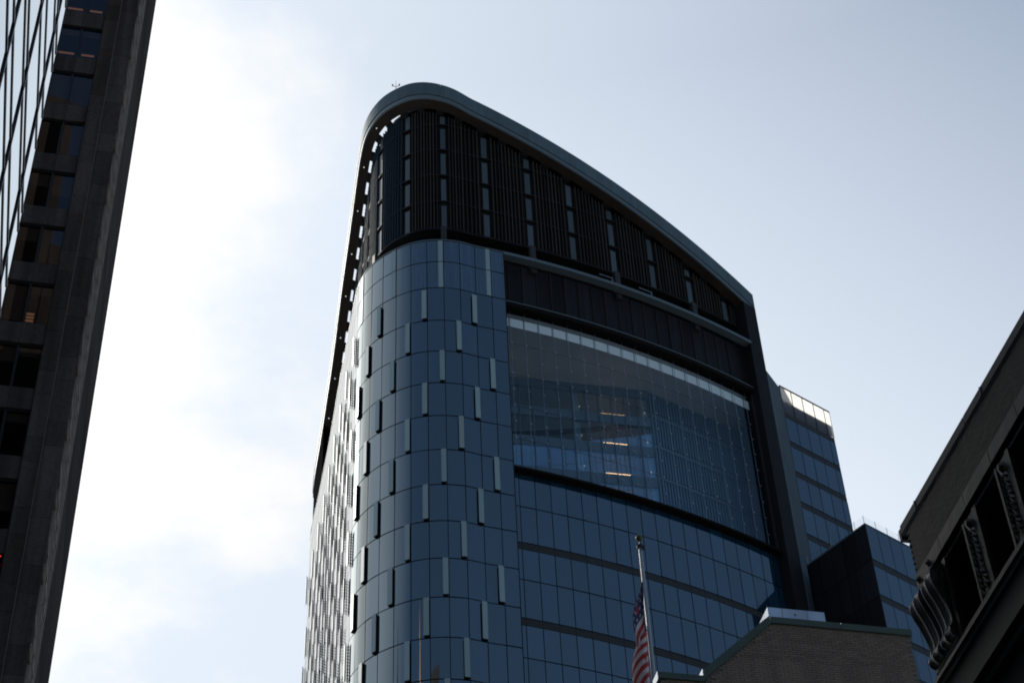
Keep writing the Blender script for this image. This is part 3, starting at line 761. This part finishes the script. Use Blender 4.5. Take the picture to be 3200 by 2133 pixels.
# side face, seen almost edge-on: stone pier at the far end, ribbon windows between
sdv = V2(math.sin(R(-13.9)), math.cos(R(-13.9)))
AS = Wall([PC, PC+sdv*18.6])
Ls = AS.c[-1]
AS.n = [-n if n.dot(ad) > 0 else n for n in AS.n]
mb = MB(); strip(mb, AS, .02, Ls, .5, .9, 0, HA, 5); mb.obj('wall', M['granite'], stn)
mb = MB(); strip(mb, AS, 0.02, .5, 0, .5, 0, HA, 5); mb.obj('corner_pier', M['granite'], stn)
z = 26.0; i = 0
while z < HA:
    mb = MB(); strip(mb, AS, 6.3, Ls, 0, .5, z+.012, z+1.99, 15); mb.obj('stone_slab', M['granite'], stn); z += 2.0
z = zA+FA*2
while z > 26:
    mb = MB(); strip(mb, AS, .5, 6.3, .02, .45, z+.05, z+1.36, 7); mb.obj('spandrel', M['granite_spandrel'], stn)
    mb = MB(); sheet(mb, AS, .5, 6.3, .30, z-2.6, z, 7); mb.obj('pane', M['stone_glass'], stn)
    mb = MB(); strip(mb, AS, .5, 6.3, -.03, .06, z+1.37, z+1.50, 7); strip(mb, AS, .5, 6.3, -.02, .05, z-.02, z+.05, 7); mb.obj('sill', M['bronze'], stn)
    z -= FA
for c in (1.9, 3.4, 4.9, 6.2):
    mb = MB(); strip(mb, AS, c-.04, c+.04, -.05, .3, 26, HA, .2); mb.obj('mullion', M['bronze'], stn)
# body
bk = PC+sdv*18.6
mb = MB(); mb.prism([tuple(PL-ad*14+an_in*2.2), tuple(PC-ad*1.2+an_in*2.2), tuple(bk-ad*1.2), tuple(bk-ad*45)], 0, HA-.2); mb.obj('core', M['void'], stn)
pr = on_front(-18.9); q = PL+ad*(x_p0-.1)-an_in*.02
p3 = polar(-19.02, d0+.35); mb = MB(); zz = 1.6+66*math.tan(R(36.9)); mb.tube((p3.x, p3.y-.6, zz), (p3.x, p3.y-.66, zz), .025, n=6); mb.obj('red_lamp', M['red_lamp'], stn)

# ================================================================== mirrored facade at the far left
dB = 43.0; PB = polar(-20.97, dB)
bd = V2(math.sin(R(-13.8)), math.cos(R(-13.8)))
mir = thing('mirror_building', (PB.x, PB.y, 0), 'mirrored glass curtain wall with dark mullions at the far left edge', 'building')
LB = 40.0; HB = 84.0
BW = Wall([PB-bd*LB, PB])
# outside is the street side (+T); BW inward must point to -T
if BW.n[0].dot(T) > 0: BW.n = [-n for n in BW.n]
ts = [1.27, 1.2462, 1.1881, 1.1507, 1.0769, 1.0561, .9978, .9671]
zb = sorted([1.6+dB*t for t in ts])
zb = [zb[0]-4*i-d for i in range(8, 0, -1) for d in (1.3, 0)]+zb
z = zb[-1]
while z < HB-4: zb += [z+2.75, z+3.95]; z += 3.95
vx = [LB-1.6-4.15*i for i in range(0, 10)][::-1]+[LB]
vx = [0]+[v for v in vx if v > .5]
for c0, c1 in zip(vx, vx[1:]):
    for z0, z1 in zip(zb, zb[1:]):
        mb = MB(); strip(mb, BW, c0+.02, c1-.02, 0, .04, z0+.02, z1-.02, 6)
        if c1 > 20 and z1 > 28: mb.obj('pane', M['mirror_glass'], mir)
for z in zb:
    mb = MB(); strip(mb, BW, 0, LB+.02, -.03, .03, z-.055, z+.055, 50, 0); strip(mb, BW, 0, LB+.02, -.032, -.01, z-.072, z-.056, 50, 1); mb.obj('transom', [M['mullion'], M['mullion_edge']], mir)
for c in vx[:-1]:
    mb = MB(); strip(mb, BW, c-.05, c+.05, -.05, .03, 20, HB, 1); mb.obj('mullion', M['mullion'], mir)
mb = MB(); mb.box(PB, bd, T, -LB, -.02, -25, -.06, 0, HB+.2); mb.obj('wall', M['mullion'], mir)

# ================================================================== brick building on the right
C0 = V2(7.27, 28.69)
brk = thing('brick_building', (C0.x, C0.y, 0), 'dark brick building with scroll console and carved pilasters at the right edge', 'building')
SAb = R(-13.5); S = V2(math.sin(SAb), math.cos(SAb)); T = V2(math.cos(SAb), -math.sin(SAb))
fall = lambda u: -.034*min(max(u, 0), 8)
def rp(u, p, z):                        # u towards the camera along the facade, p out over the street
    q = C0-S*u-T*p; return (q.x, q.y, z)
def rbox(mb, u0, u1, p0, p1, z0, z1, mi=0):
    mb.hexa([rp(u0, p0, z0), rp(u0, p1, z0), rp(u1, p1, z0), rp(u1, p0, z0), rp(u0, p0, z1), rp(u0, p1, z1), rp(u1, p1, z1), rp(u1, p0, z1)], mi)
UE = 45.0
mb = MB(); rbox(mb, 0.02, UE, -25, -1.2, 0, 24.0); mb.obj('core', M['void'], brk)
mb = MB(); mb.hexa([rp(0, -.6, 23.08), rp(0, -.015, 23.08), rp(8, -.015, 23.08), rp(8, -.6, 23.08), rp(0, -.6, 24.2), rp(0, -.015, 24.2), rp(8, -.015, 24.2+fall(8)), rp(8, -.6, 24.2+fall(8))]); rbox(mb, 8.001, UE, -.6, -.015, 23.08, 24.2+fall(8)); rbox(mb, 0.01, .6, -25, -.615, 0, 24.2); mb.obj('wall', M['mortar_dark'], brk)
# bricks of the attic band: the nearer ones each an object
CH, BLn = .0677, .213
bm_ = {}
def brick_mesh(l, mt, h):
    k = (round(l, 3), mt)
    if k not in bm_:
        mb = MB(); g = .008
        mb.hexa([(g/2, -.05, g/2), (l-g/2, -.05, g/2), (l-g/2, .006, g/2), (g/2, .006, g/2), (g/2, -.05, h-g/2), (l-g/2, -.05, h-g/2), (l-g/2, .006, h-g/2), (g/2, .006, h-g/2)])
        bm_[k] = mb.mesh('brick', M[mt])
    return bm_[k]
def lay(parent, org, ux, uz0, nx, nz, L, H, mt, inside, limit, out_dir, prio):
    """courses in a vertical plane; 'prio' picks which bricks become objects"""
    cells = []
    for r in range(nz):
        sh = (r % 2)*L/2
        for c in range(-1, nx):
            a = c*L+sh; 
            if inside(a, a+L, uz0+r*H, uz0+(r+1)*H): cells.append((prio(a, uz0+r*H), a, r))
    cells.sort(); stuff = MB()
    X = Vector((ux.x, ux.y, 0)); Y = Vector((out_dir.x, out_dir.y, 0))
    for i, (_, a, r) in enumerate(cells):
        j = random.uniform(-.0015, .0015)
        o3 = Vector((org.x, org.y, uz0+r*H))+X*a+Y*j
        if i < limit:
            o = bpy.data.objects.new('brick', brick_mesh(L, mt, H)); col.objects.link(o); o.parent = parent
            o.matrix_basis = Matrix(((X.x, Y.x, 0, o3.x), (X.y, Y.y, 0, o3.y), (0, 0, 1, o3.z), (0, 0, 0, 1)))
            o.matrix_parent_inverse = inv_of(parent)
        else:
            g = .004; P = lambda x, y, z: tuple(o3+X*x+Y*y+Vector((0, 0, z)))
            stuff.hexa([P(g, -.05, g), P(L-g, -.05, g), P(L-g, .006, g), P(g, .006, g), P(g, -.05, H-g), P(L-g, -.05, H-g), P(L-g, .006, H-g), P(g, .006, H-g)])
    if stuff.v: stuff.obj('brick_courses', M[mt], parent, kind='stuff')
lay(brk, C0, -S, 23.09, int(20/BLn), 17, BLn, CH, 'brick_dark', lambda a, b, z0, z1: a > -.01 and z1 < 24.25+fall(b), 300, -T, lambda a, z: abs(a-2.6))
# coping in lengths
z0 = 24.2; u = -.165
for k in range(13):
    mb = MB(); L_ = 3.28; ua, ub = u+.012, u+L_-.012
    for p_, za, zb_ in ((.03, 24.215, 24.40), (.015, 24.16, 24.214)):
        mb.hexa([rp(ua, -.7, za+fall(ua)), rp(ua, p_, za+fall(ua)), rp(ub, p_, za+fall(ub)), rp(ub, -.7, za+fall(ub)), rp(ua, -.7, zb_+fall(ua)), rp(ua, p_, zb_+fall(ua)), rp(ub, p_, zb_+fall(ub)), rp(ub, -.7, zb_+fall(ub))])
    mb.obj('coping_slab', M['coping_grey'], brk); u += L_
mb = MB(); rbox(mb, -.26, -.17, -.9, .03, 24.10, 24.36); mb.obj('coping_end', M['coping_grey'], brk)
for k in (0.62, 3.9): 
    mb = MB(); rbox(mb, k, k+.03, .031, .045, 24.22+fall(k), 24.40+fall(k)); mb.obj('coping_clip', M['white_metal'], brk)
# terracotta lintel band in slabs
u = 0.0
while u < 20:
    mb = MB(); rbox(mb, u+.006, u+1.19, -.6, .03, 22.78, 23.085); mb.obj('lintel_slab', M['terracotta'], brk); u += 1.2
mb = MB(); rbox(mb, .0, 20, -.6, -.10, 22.69, 22.779); rbox(mb, .0, 20, -.6, -.04, 22.62, 22.689); mb.obj('lintel_moulding', M['terracotta'], brk)
# row of windows between pilasters
mb = MB(); rbox(mb, .0, UE, -1.15, -1.0, 19.6, 22.6); mb.obj('window_backing', M['void'], brk)
u = 1.22
def leafy(mb, uc, z0, z1, wd):
    """carved leaf garland: overlapping leaves alternating left and right of a stem"""
    z = z0+.08; k = 0
    while z < z1-.1:
        for s_ in (-1, 1):
            zz = z+(.05 if s_ > 0 else 0); c = uc+s_*.075*random.uniform(.7, 1.1); l = random.uniform(.13, .18); h = random.uniform(.045, .075)
            tip = rp(c+s_*.085, .03, zz-l*.35); base = rp(uc, .035, zz+l*.4); mid = rp(c, h+.03, zz); a = rp(c-s_*.02+.05, .022, zz+l*.30); b = rp(c+.02, .022, zz-l*.55)
            for f in ((base, a, mid), (a, tip, mid), (tip, b, mid), (b, base, mid)): mb.poly(f if s_ < 0 else f[::-1])
        b1 = [rp(uc+.035*math.cos(q), .03, z+.035*math.sin(q)) for q in (0, 1.26, 2.51, 3.77, 5.03)]; ap = rp(uc, .085, z)
        for q in range(5): mb.poly((b1[q], b1[(q+1) % 5], ap))
        z += .125; k += 1
while u < 18:
    wn = link('window', None, brk)
    mb = MB(); mb.quad(rp(u+.9, -.5, 20.95), rp(u, -.5, 20.95), rp(u, -.5, 22.6), rp(u+.9, -.5, 22.6)); mb.obj('pane', M['stone_glass'], wn)
    mb = MB(); rbox(mb, u, u+.05, -.54, -.44, 20.95, 22.6); rbox(mb, u+.85, u+.9, -.54, -.44, 20.95, 22.6); rbox(mb, u+.05, u+.85, -.54, -.44, 21.74, 21.79); rbox(mb, u+.05, u+.85, -.54, -.44, 20.95, 21.01); mb.obj('frame', M['mullion'], wn)
    pl_ = link('pilaster', None, brk)
    mb = MB(); rbox(mb, u+.9, u+1.5, -1.0, .0, 20.9, 22.61); rbox(mb, u+.9, u+.97, .0, .03, 20.9, 22.6); rbox(mb, u+1.36, u+1.5, .0, .03, 20.9, 22.6); mb.obj('shaft', M['terracotta'], pl_)
    mb = MB(); leafy(mb, u+1.165, 20.98, 22.35, .3)
    q0 = [rp(u+1.165+.10*math.cos(k*.785), .02, 22.42+.13*math.sin(k*.785)) for k in range(8)]; q1 = [rp(u+1.165+.05*math.cos(k*.785), .10, 22.44+.06*math.sin(k*.785)) for k in range(8)]
    for k in range(8): mb.poly((q0[k], q0[(k+1) % 8], q1[(k+1) % 8], q1[k]))
    mb.poly(q1); mb.obj('carved_garland', M['terracotta'], pl_)
    u += 1.5
# corner pier behind the console
mb = MB(); rbox(mb, -.03, 1.22, -1.0, -.02, 20.9, 22.615); mb.obj('corner_pier', M['terracotta'], brk)
mb = MB(); rbox(mb, 1.10, 1.22, -.02, .03, 20.9, 22.6); mb.obj('pier_edge', M['terracotta'], brk)
# scroll console: an S profile swept along u with reeded rolls
con = link('console', None, brk)
prof = [(22.60, .02), (22.56, .12), (22.50, .20), (22.42, .27), (22.32, .30), (22.20, .29), (22.08, .25), (21.95, .19), (21.80, .135), (21.65, .09), (21.50, .055), (21.38, .05), (21.29, .075), (21.21, .13), (21.13, .145), (21.06, .115), (21.02, .05), (21.00, .0)]
us = [-.02+1.06*k/72 for k in range(73)]
def ridge(u):
    f = (u+.02)/1.06
    if .44 < f < .56: return -.045
    if f < .44: q = f/.44
    else: q = (f-.56)/.44
    edge = .016 if q < .10 or q > .90 else 0
    mid = .03*math.sin(math.pi*min(1, max(0, (q-.38)/.24))) if .38 < q < .62 else 0
    return edge+mid+(.014*abs(math.sin(q*math.pi*7)) if not edge else .012)
mb = MB(); nz = 44
def prof_at(k):
    x = k/(nz-1)*(len(prof)-1); i = min(int(x), len(prof)-2); f = x-i; return prof[i][0]*(1-f)+prof[i+1][0]*f, prof[i][1]*(1-f)+prof[i+1][1]*f
for k in range(nz):
    z, p = prof_at(k)
    for u_ in us: mb.v.append(rp(u_, max(p*.88+ridge(u_)*.8, -.01), z))
nu = len(us)
for k in range(nz-1):
    for j in range(nu-1):
        mb.f.append((k*nu+j, (k+1)*nu+j, (k+1)*nu+j+1, k*nu+j+1)); mb.mi.append(0)
mb.obj('scroll', M['terracotta'], con, smooth=True)
mb = MB(); ps = [rp(1.04, max(prof_at(k)[1]*.88, 0)+.008, prof_at(k)[0]) for k in range(nz)]; mb.poly([rp(1.04, -.02, 22.6)]+ps+[rp(1.04, -.02, 21.0)]); mb.obj('cheek', M['terracotta'], con)
mb = MB()
for rr in (.19, .13, .07):
    pr_ = [(1.041, .10+rr*math.cos(q)*.9, 22.34+rr*math.sin(q)) for q in [2*math.pi*k/24 for k in range(24)]]
    for k in range(24): mb.tube(rp(*pr_[k]), rp(*pr_[(k+1) % 24]), .016, n=4)
mb.obj('volute', M['terracotta'], con)
# foot of the console, small bosses above it
mb = MB(); rbox(mb, .0, 1.12, -.02, .06, 20.90, 20.985); mb.obj('console_foot', M['terracotta'], brk)
for u_ in (.12, .62):
    mb = MB(); q0 = [rp(u_+.05*math.cos(k*1.05), .03, 22.93+.09*math.sin(k*1.05)) for k in range(6)]; ap = rp(u_, .10, 22.92)
    for k in range(6): mb.poly((q0[k], q0[(k+1) % 6], ap))
    mb.obj('boss', M['terracotta'], brk)
mb = MB(); rbox(mb, 0, UE, -.6, -.12, 0, 19.61); mb.obj('shopfront_wall', M['shaded_trim'], brk)
# sill and cornice mouldings below
for i, (p_, a, b) in enumerate(((.05, 20.80, 20.895), (.10, 20.72, 20.795), (.05, 20.60, 20.715), (-.0, 20.1, 20.595), (.06, 19.95, 20.095), (.14, 19.80, 19.945), (.03, 19.62, 19.795))):
    mb = MB(); rbox(mb, -.05, UE, -1.0, p_, a, b); mb.obj('cornice', M['terracotta' if i < 3 else 'shaded_trim'], brk)

# ================================================================== tan brick building with green coping
PM = V2(7.2323, 46.4402); vd = V2(.97196, .23514); nd = V2(vd.y, -vd.x)      # nd: towards the camera
tan = thing('gabled_building', (PM.x, PM.y, 0), 'tan brick building with sloped green coping in front of the glass tower', 'building')
prof2 = [(-3.66, 32.64), (-2.30, 32.64), (-2.16, 32.92), (-.07, 34.94), (4.32, 34.94)]
def top_at(v):
    for (a, za), (b, zb_) in zip(prof2, prof2[1:]):
        if a <= v <= b: return za+(zb_-za)*(v-a)/(b-a)
    return -1
def tp(v, p, z): q = PM+vd*v+nd*p; return (q.x, q.y, z)
def tslab(mb, poly, p0, p1, mi=0):
    n = len(poly); i = len(mb.v)
    mb.v += [tp(v, p1, z) for v, z in poly]+[tp(v, p0, z) for v, z in poly]
    mb.f.append(tuple(i+k for k in range(n))); mb.mi.append(mi); mb.f.append(tuple(i+n+k for k in reversed(range(n)))); mb.mi.append(mi)
    for k in range(n): j = (k+1) % n; mb.f.append((i+j, i+k, i+n+k, i+n+j)); mb.mi.append(mi)
wallp = [(-3.62, 0), (4.30, 0), (4.30, 34.94), (-.07, 34.94), (-2.16, 32.93), (-2.30, 32.64), (-3.62, 32.64)]
mb = MB(); tslab(mb, wallp, -.4, -.015); mb.obj('wall', M['mortar_tan'], tan)
mb = MB(); mb.box(PM, vd, -nd, -2.0, 4.2, .41, 14, 0, 33.4); mb.obj('core', M['brick_tan'], tan)
lay(tan, PM+vd*-3.62, vd, 30.0, 32, 60, .25, .083, 'brick_tan', lambda a, b, z0, z1: a >= 0 and b-3.62 < 4.32 and z1 < min(top_at(a-3.62), top_at(min(b-3.62, 4.32)))+.06, 300, nd, lambda a, z: -z)
def cop(a, b, z, zb_, h=.22, p=.07):
    mb = MB(); tslab(mb, [(a, z-.02), (b, zb_-.02), (b, zb_-.02+h), (a, z-.02+h)], -.45, p); mb.obj('coping', M['coping_green'], tan)
cop(-3.70, -2.34, 32.66, 32.66, .20)
mb = MB(); tslab(mb, [(-2.34, 32.66), (-2.13, 32.92), (-.05, 34.94), (-.09, 35.18), (-2.33, 33.06)], -.45, .07); mb.obj('coping', M['coping_green'], tan)
for a, b in ((-.049, 2.13), (2.142, 4.36)): cop(a, b, 34.96, 34.96, .22)
# left-facing ends: their sunlight is put in as pale plates
mb = MB(); mb.box(PM, vd, -nd, -3.72, -3.705, -.06, .45, 32.60, 32.86); mb.obj('sunlit_end', M['white_metal'], tan)
mb = MB(); tslab(mb, [(-2.345, 32.87), (-2.335, 32.87), (-2.335, 33.12), (-2.345, 33.12)], -.45, .0); mb.obj('sunlit_end', M['white_metal'], tan)
# white rooftop box
bx = thing('rooftop_vent', (PM.x, PM.y, 35.2), 'white metal rooftop vent box on the tan brick building', 'vent box')
mb = MB(); mb.box(PM, vd, -nd, -.02, 1.76, .12, 1.6, 35.26, 35.64); mb.obj('casing', M['white_metal'], bx)
for x_ in (.42, 1.20):
    mb = MB(); mb.box(PM, vd, -nd, x_, x_+.012, .114, .12, 35.262, 35.638); mb.obj('seam', M['rope'], bx)
mb = MB(); mb.box(PM, vd, -nd, .80, .84, .10, .12, 35.42, 35.46); mb.obj('latch', M['mullion'], bx)
mb = MB(); mb.box(PM, vd, -nd, .08, 1.7, .2, 1.5, 35.0, 35.255); mb.obj('base_rail', M['mullion'], bx)

# ================================================================== flagpole and flag
fp = polar(4.42, 52.0); fz = 42.35
pole = thing('flagpole', (fp.x, fp.y, 33.4), 'grey metal flagpole topped by a green ball, carrying a half-lowered flag', 'flagpole')
mb = MB(); mb.tube((fp.x, fp.y, 30), (fp.x, fp.y, fz-.02), .085, .062, 14); mb.obj('shaft', M['pole'], pole, smooth=True)
mb = MB(); mb.tube((fp.x, fp.y, fz-.10), (fp.x, fp.y, fz+.0), .11, .13, 12); mb.tube((fp.x, fp.y, fz), (fp.x, fp.y, fz+.22), .018, n=6); mb.tube((fp.x+.10, fp.y-.05, fz-.22), (fp.x+.10, fp.y-.05, fz-.05), .03, n=6); mb.obj('truck', M['mullion'], pole)
b_ = bmesh.new(); bmesh.ops.create_uvsphere(b_, u_segments=16, v_segments=10, radius=.128, matrix=Matrix.Translation((fp.x, fp.y, fz+.33)))
me = bpy.data.meshes.new('ball'); b_.to_mesh(me); b_.free(); me.materials.append(M['ball_green']); me.polygons.foreach_set('use_smooth', [True]*len(me.polygons)); link('ball', me, pole)
mb = MB(); mb.tube((fp.x-.085, fp.y-.04, 34), (fp.x-.09, fp.y-.04, fz-.06), .012, n=5); mb.obj('halyard', M['rope'], pole)
# flag: stripes and stars from its own cloth coordinates
fm = bpy.data.materials.new('flag_cloth'); fm.use_nodes = True; t = fm.node_tree; b = t.nodes['Principled BSDF']; b.inputs['Roughness'].default_value = .8
uvn = t.nodes.new('ShaderNodeUVMap'); sp = t.nodes.new('ShaderNodeSeparateXYZ'); t.links.new(uvn.outputs[0], sp.inputs[0])
mn = lambda op, a=None, b_=None: math_node(op, a, b_, t)
U, Vv = sp.outputs[0], sp.outputs[1]
stripe = mn('MODULO', mn('FLOOR', mn('MULTIPLY', Vv, 13)), 2.0)
canton = mn('MULTIPLY', mn('LESS_THAN', U, .40), mn('LESS_THAN', Vv, .5385))
gx = mn('FRACT', mn('MULTIPLY', U, 6/.40)); gy = mn('FRACT', mn('MULTIPLY', Vv, 5/.5385))
dd = mn('ADD', mn('POWER', mn('SUBTRACT', gx, .5), 2.0), mn('MULTIPLY', mn('POWER', mn('SUBTRACT', gy, .5), 2.0), 1.3))
star = mn('LESS_THAN', dd, .04)
m1 = t.nodes.new('ShaderNodeMix'); m1.data_type = 'RGBA'; t.links.new(stripe, m1.inputs[0]); m1.inputs[6].default_value = (.30, .012, .014, 1); m1.inputs[7].default_value = (.44, .42, .47, 1)
m2 = t.nodes.new('ShaderNodeMix'); m2.data_type = 'RGBA'; t.links.new(star, m2.inputs[0]); m2.inputs[6].default_value = (.018, .025, .085, 1); m2.inputs[7].default_value = (.44, .42, .47, 1)
m3 = t.nodes.new('ShaderNodeMix'); m3.data_type = 'RGBA'; t.links.new(canton, m3.inputs[0]); t.links.new(m1.outputs[2], m3.inputs[6]); t.links.new(m2.outputs[2], m3.inputs[7])
t.links.new(m3.outputs[2], b.inputs['Base Color'])
H_, L_ = 2.9, 5.6; zt = 1.6+52*math.tan(R(37.28))
nu, nv = 90, 26; vts = []; uvs = []
for j in range(nv+1):
    v = j/nv
    for i in range(nu+1):
        u = i/nu; f = u*L_
        # limp cloth: the fly drops down beside the pole in three soft folds
        spread = min(1.0, u*2.2)
        xo = .09+.62*spread*(.5-.5*math.cos(2*math.pi*(u*1.5+.10*v)))*(.35+.65*math.sin(math.pi*min(1, .15+v*.85)))+.05*spread*math.sin(9*u+3*v)
        xo *= min(1, .12+(v*H_+f*.55)/1.9)
        yo = -.14+.34*spread*math.sin(2*math.pi*(u*2.2+.15*v))*(.5+.5*v)
        z = zt-v*H_*.97-f*(.62+.06*math.sin(4*u))*(.35+.65*min(1, u*1.6+.35))
        vts.append((fp.x-xo, fp.y+yo, z)); uvs.append((u, v))
fcs = [(j*(nu+1)+i, j*(nu+1)+i+1, (j+1)*(nu+1)+i+1, (j+1)*(nu+1)+i) for j in range(nv) for i in range(nu)]
me = bpy.data.meshes.new('flag'); me.from_pydata(vts, [], fcs); ul = me.uv_layers.new(name='UVMap')
for lp in me.loops: ul.data[lp.index].uv = uvs[lp.vertex_index]
me.materials.append(fm); me.polygons.foreach_set('use_smooth', [True]*len(me.polygons))
link('flag', me, None, 'limp red white and blue striped flag with stars hanging beside the grey pole', 'flag')

# ================================================================== pointed towers across the city (seen mirrored in the rounded glass)
def spire_tower(x, y, ztip, wd, ph, label, mt, rot):
    o = thing('pointed_tower', (x, y, 0), label, 'skyscraper')
    a = V2(math.cos(R(rot)), math.sin(R(rot))); b = V2(-a.y, a.x); h = wd/2; zs = ztip-ph
    mb = MB(); mb.box(V2(x, y), a, b, -h, h, -h, h, 0, zs); 
    mb.obj('shaft', M[mt], o)
    mb = MB(); P = lambda i, j, z: (x+a.x*i+b.x*j, y+a.y*i+b.y*j, z)
    base = [(-h*.86, -h*.86), (h*.86, -h*.86), (h*.86, h*.86), (-h*.86, h*.86)]
    for k in range(4): mb.poly((P(*base[k], zs), P(*base[(k+1) % 4], zs), (x, y, ztip)))
    mb.obj('roof', M[mt], o)
    for k in range(-3, 4):
        mb = MB()
        for s_ in (-1, 1):
            mb.box(V2(x, y), a, b, k*h*.26-.35, k*h*.26+.35, s_*h, s_*(h+.6), 0, zs); mb.box(V2(x, y), a, b, s_*h, s_*(h+.6), k*h*.26-.35, k*h*.26+.35, 0, zs)
        mb.obj('rib', M['dark_metal'], o)
spire_tower(-63.1, 7.8, 191.3, 30, 70, 'tan granite tower with pyramid roof, mirrored in the rounded glass corner', 'tan_granite', 22)
spire_tower(-168.6, 21.3, 235, 30, 120, 'dark slender spired tower, mirrored left of the tan one in the glass', 'dark_metal', 30)

# a brown block behind the viewpoint, whose image fills the lower windows of the granite tower
bt = thing('brick_tower', (-26, -55, 0), 'tall brown tower behind the viewpoint, mirrored in the granite tower windows', 'skyscraper')
mb = MB(); X_, Y_ = V2(1, 0), V2(0, 1); mb.box(V2(-26, -55), X_, Y_, -17, 17, -17, 17, 0, 203); mb.box(V2(-26, -55), X_, Y_, 17.01, 40, -17, 16.8, 0, 176); mb.obj('wall', M['brown_wall'], bt)
for i in range(9):
    mb = MB(); mb.box(V2(-26, -55), X_, Y_, -15.5+i*3.7, -14.1+i*3.7, 17.01, 17.12, 6, 200); mb.obj('window_strip', M['void'], bt)
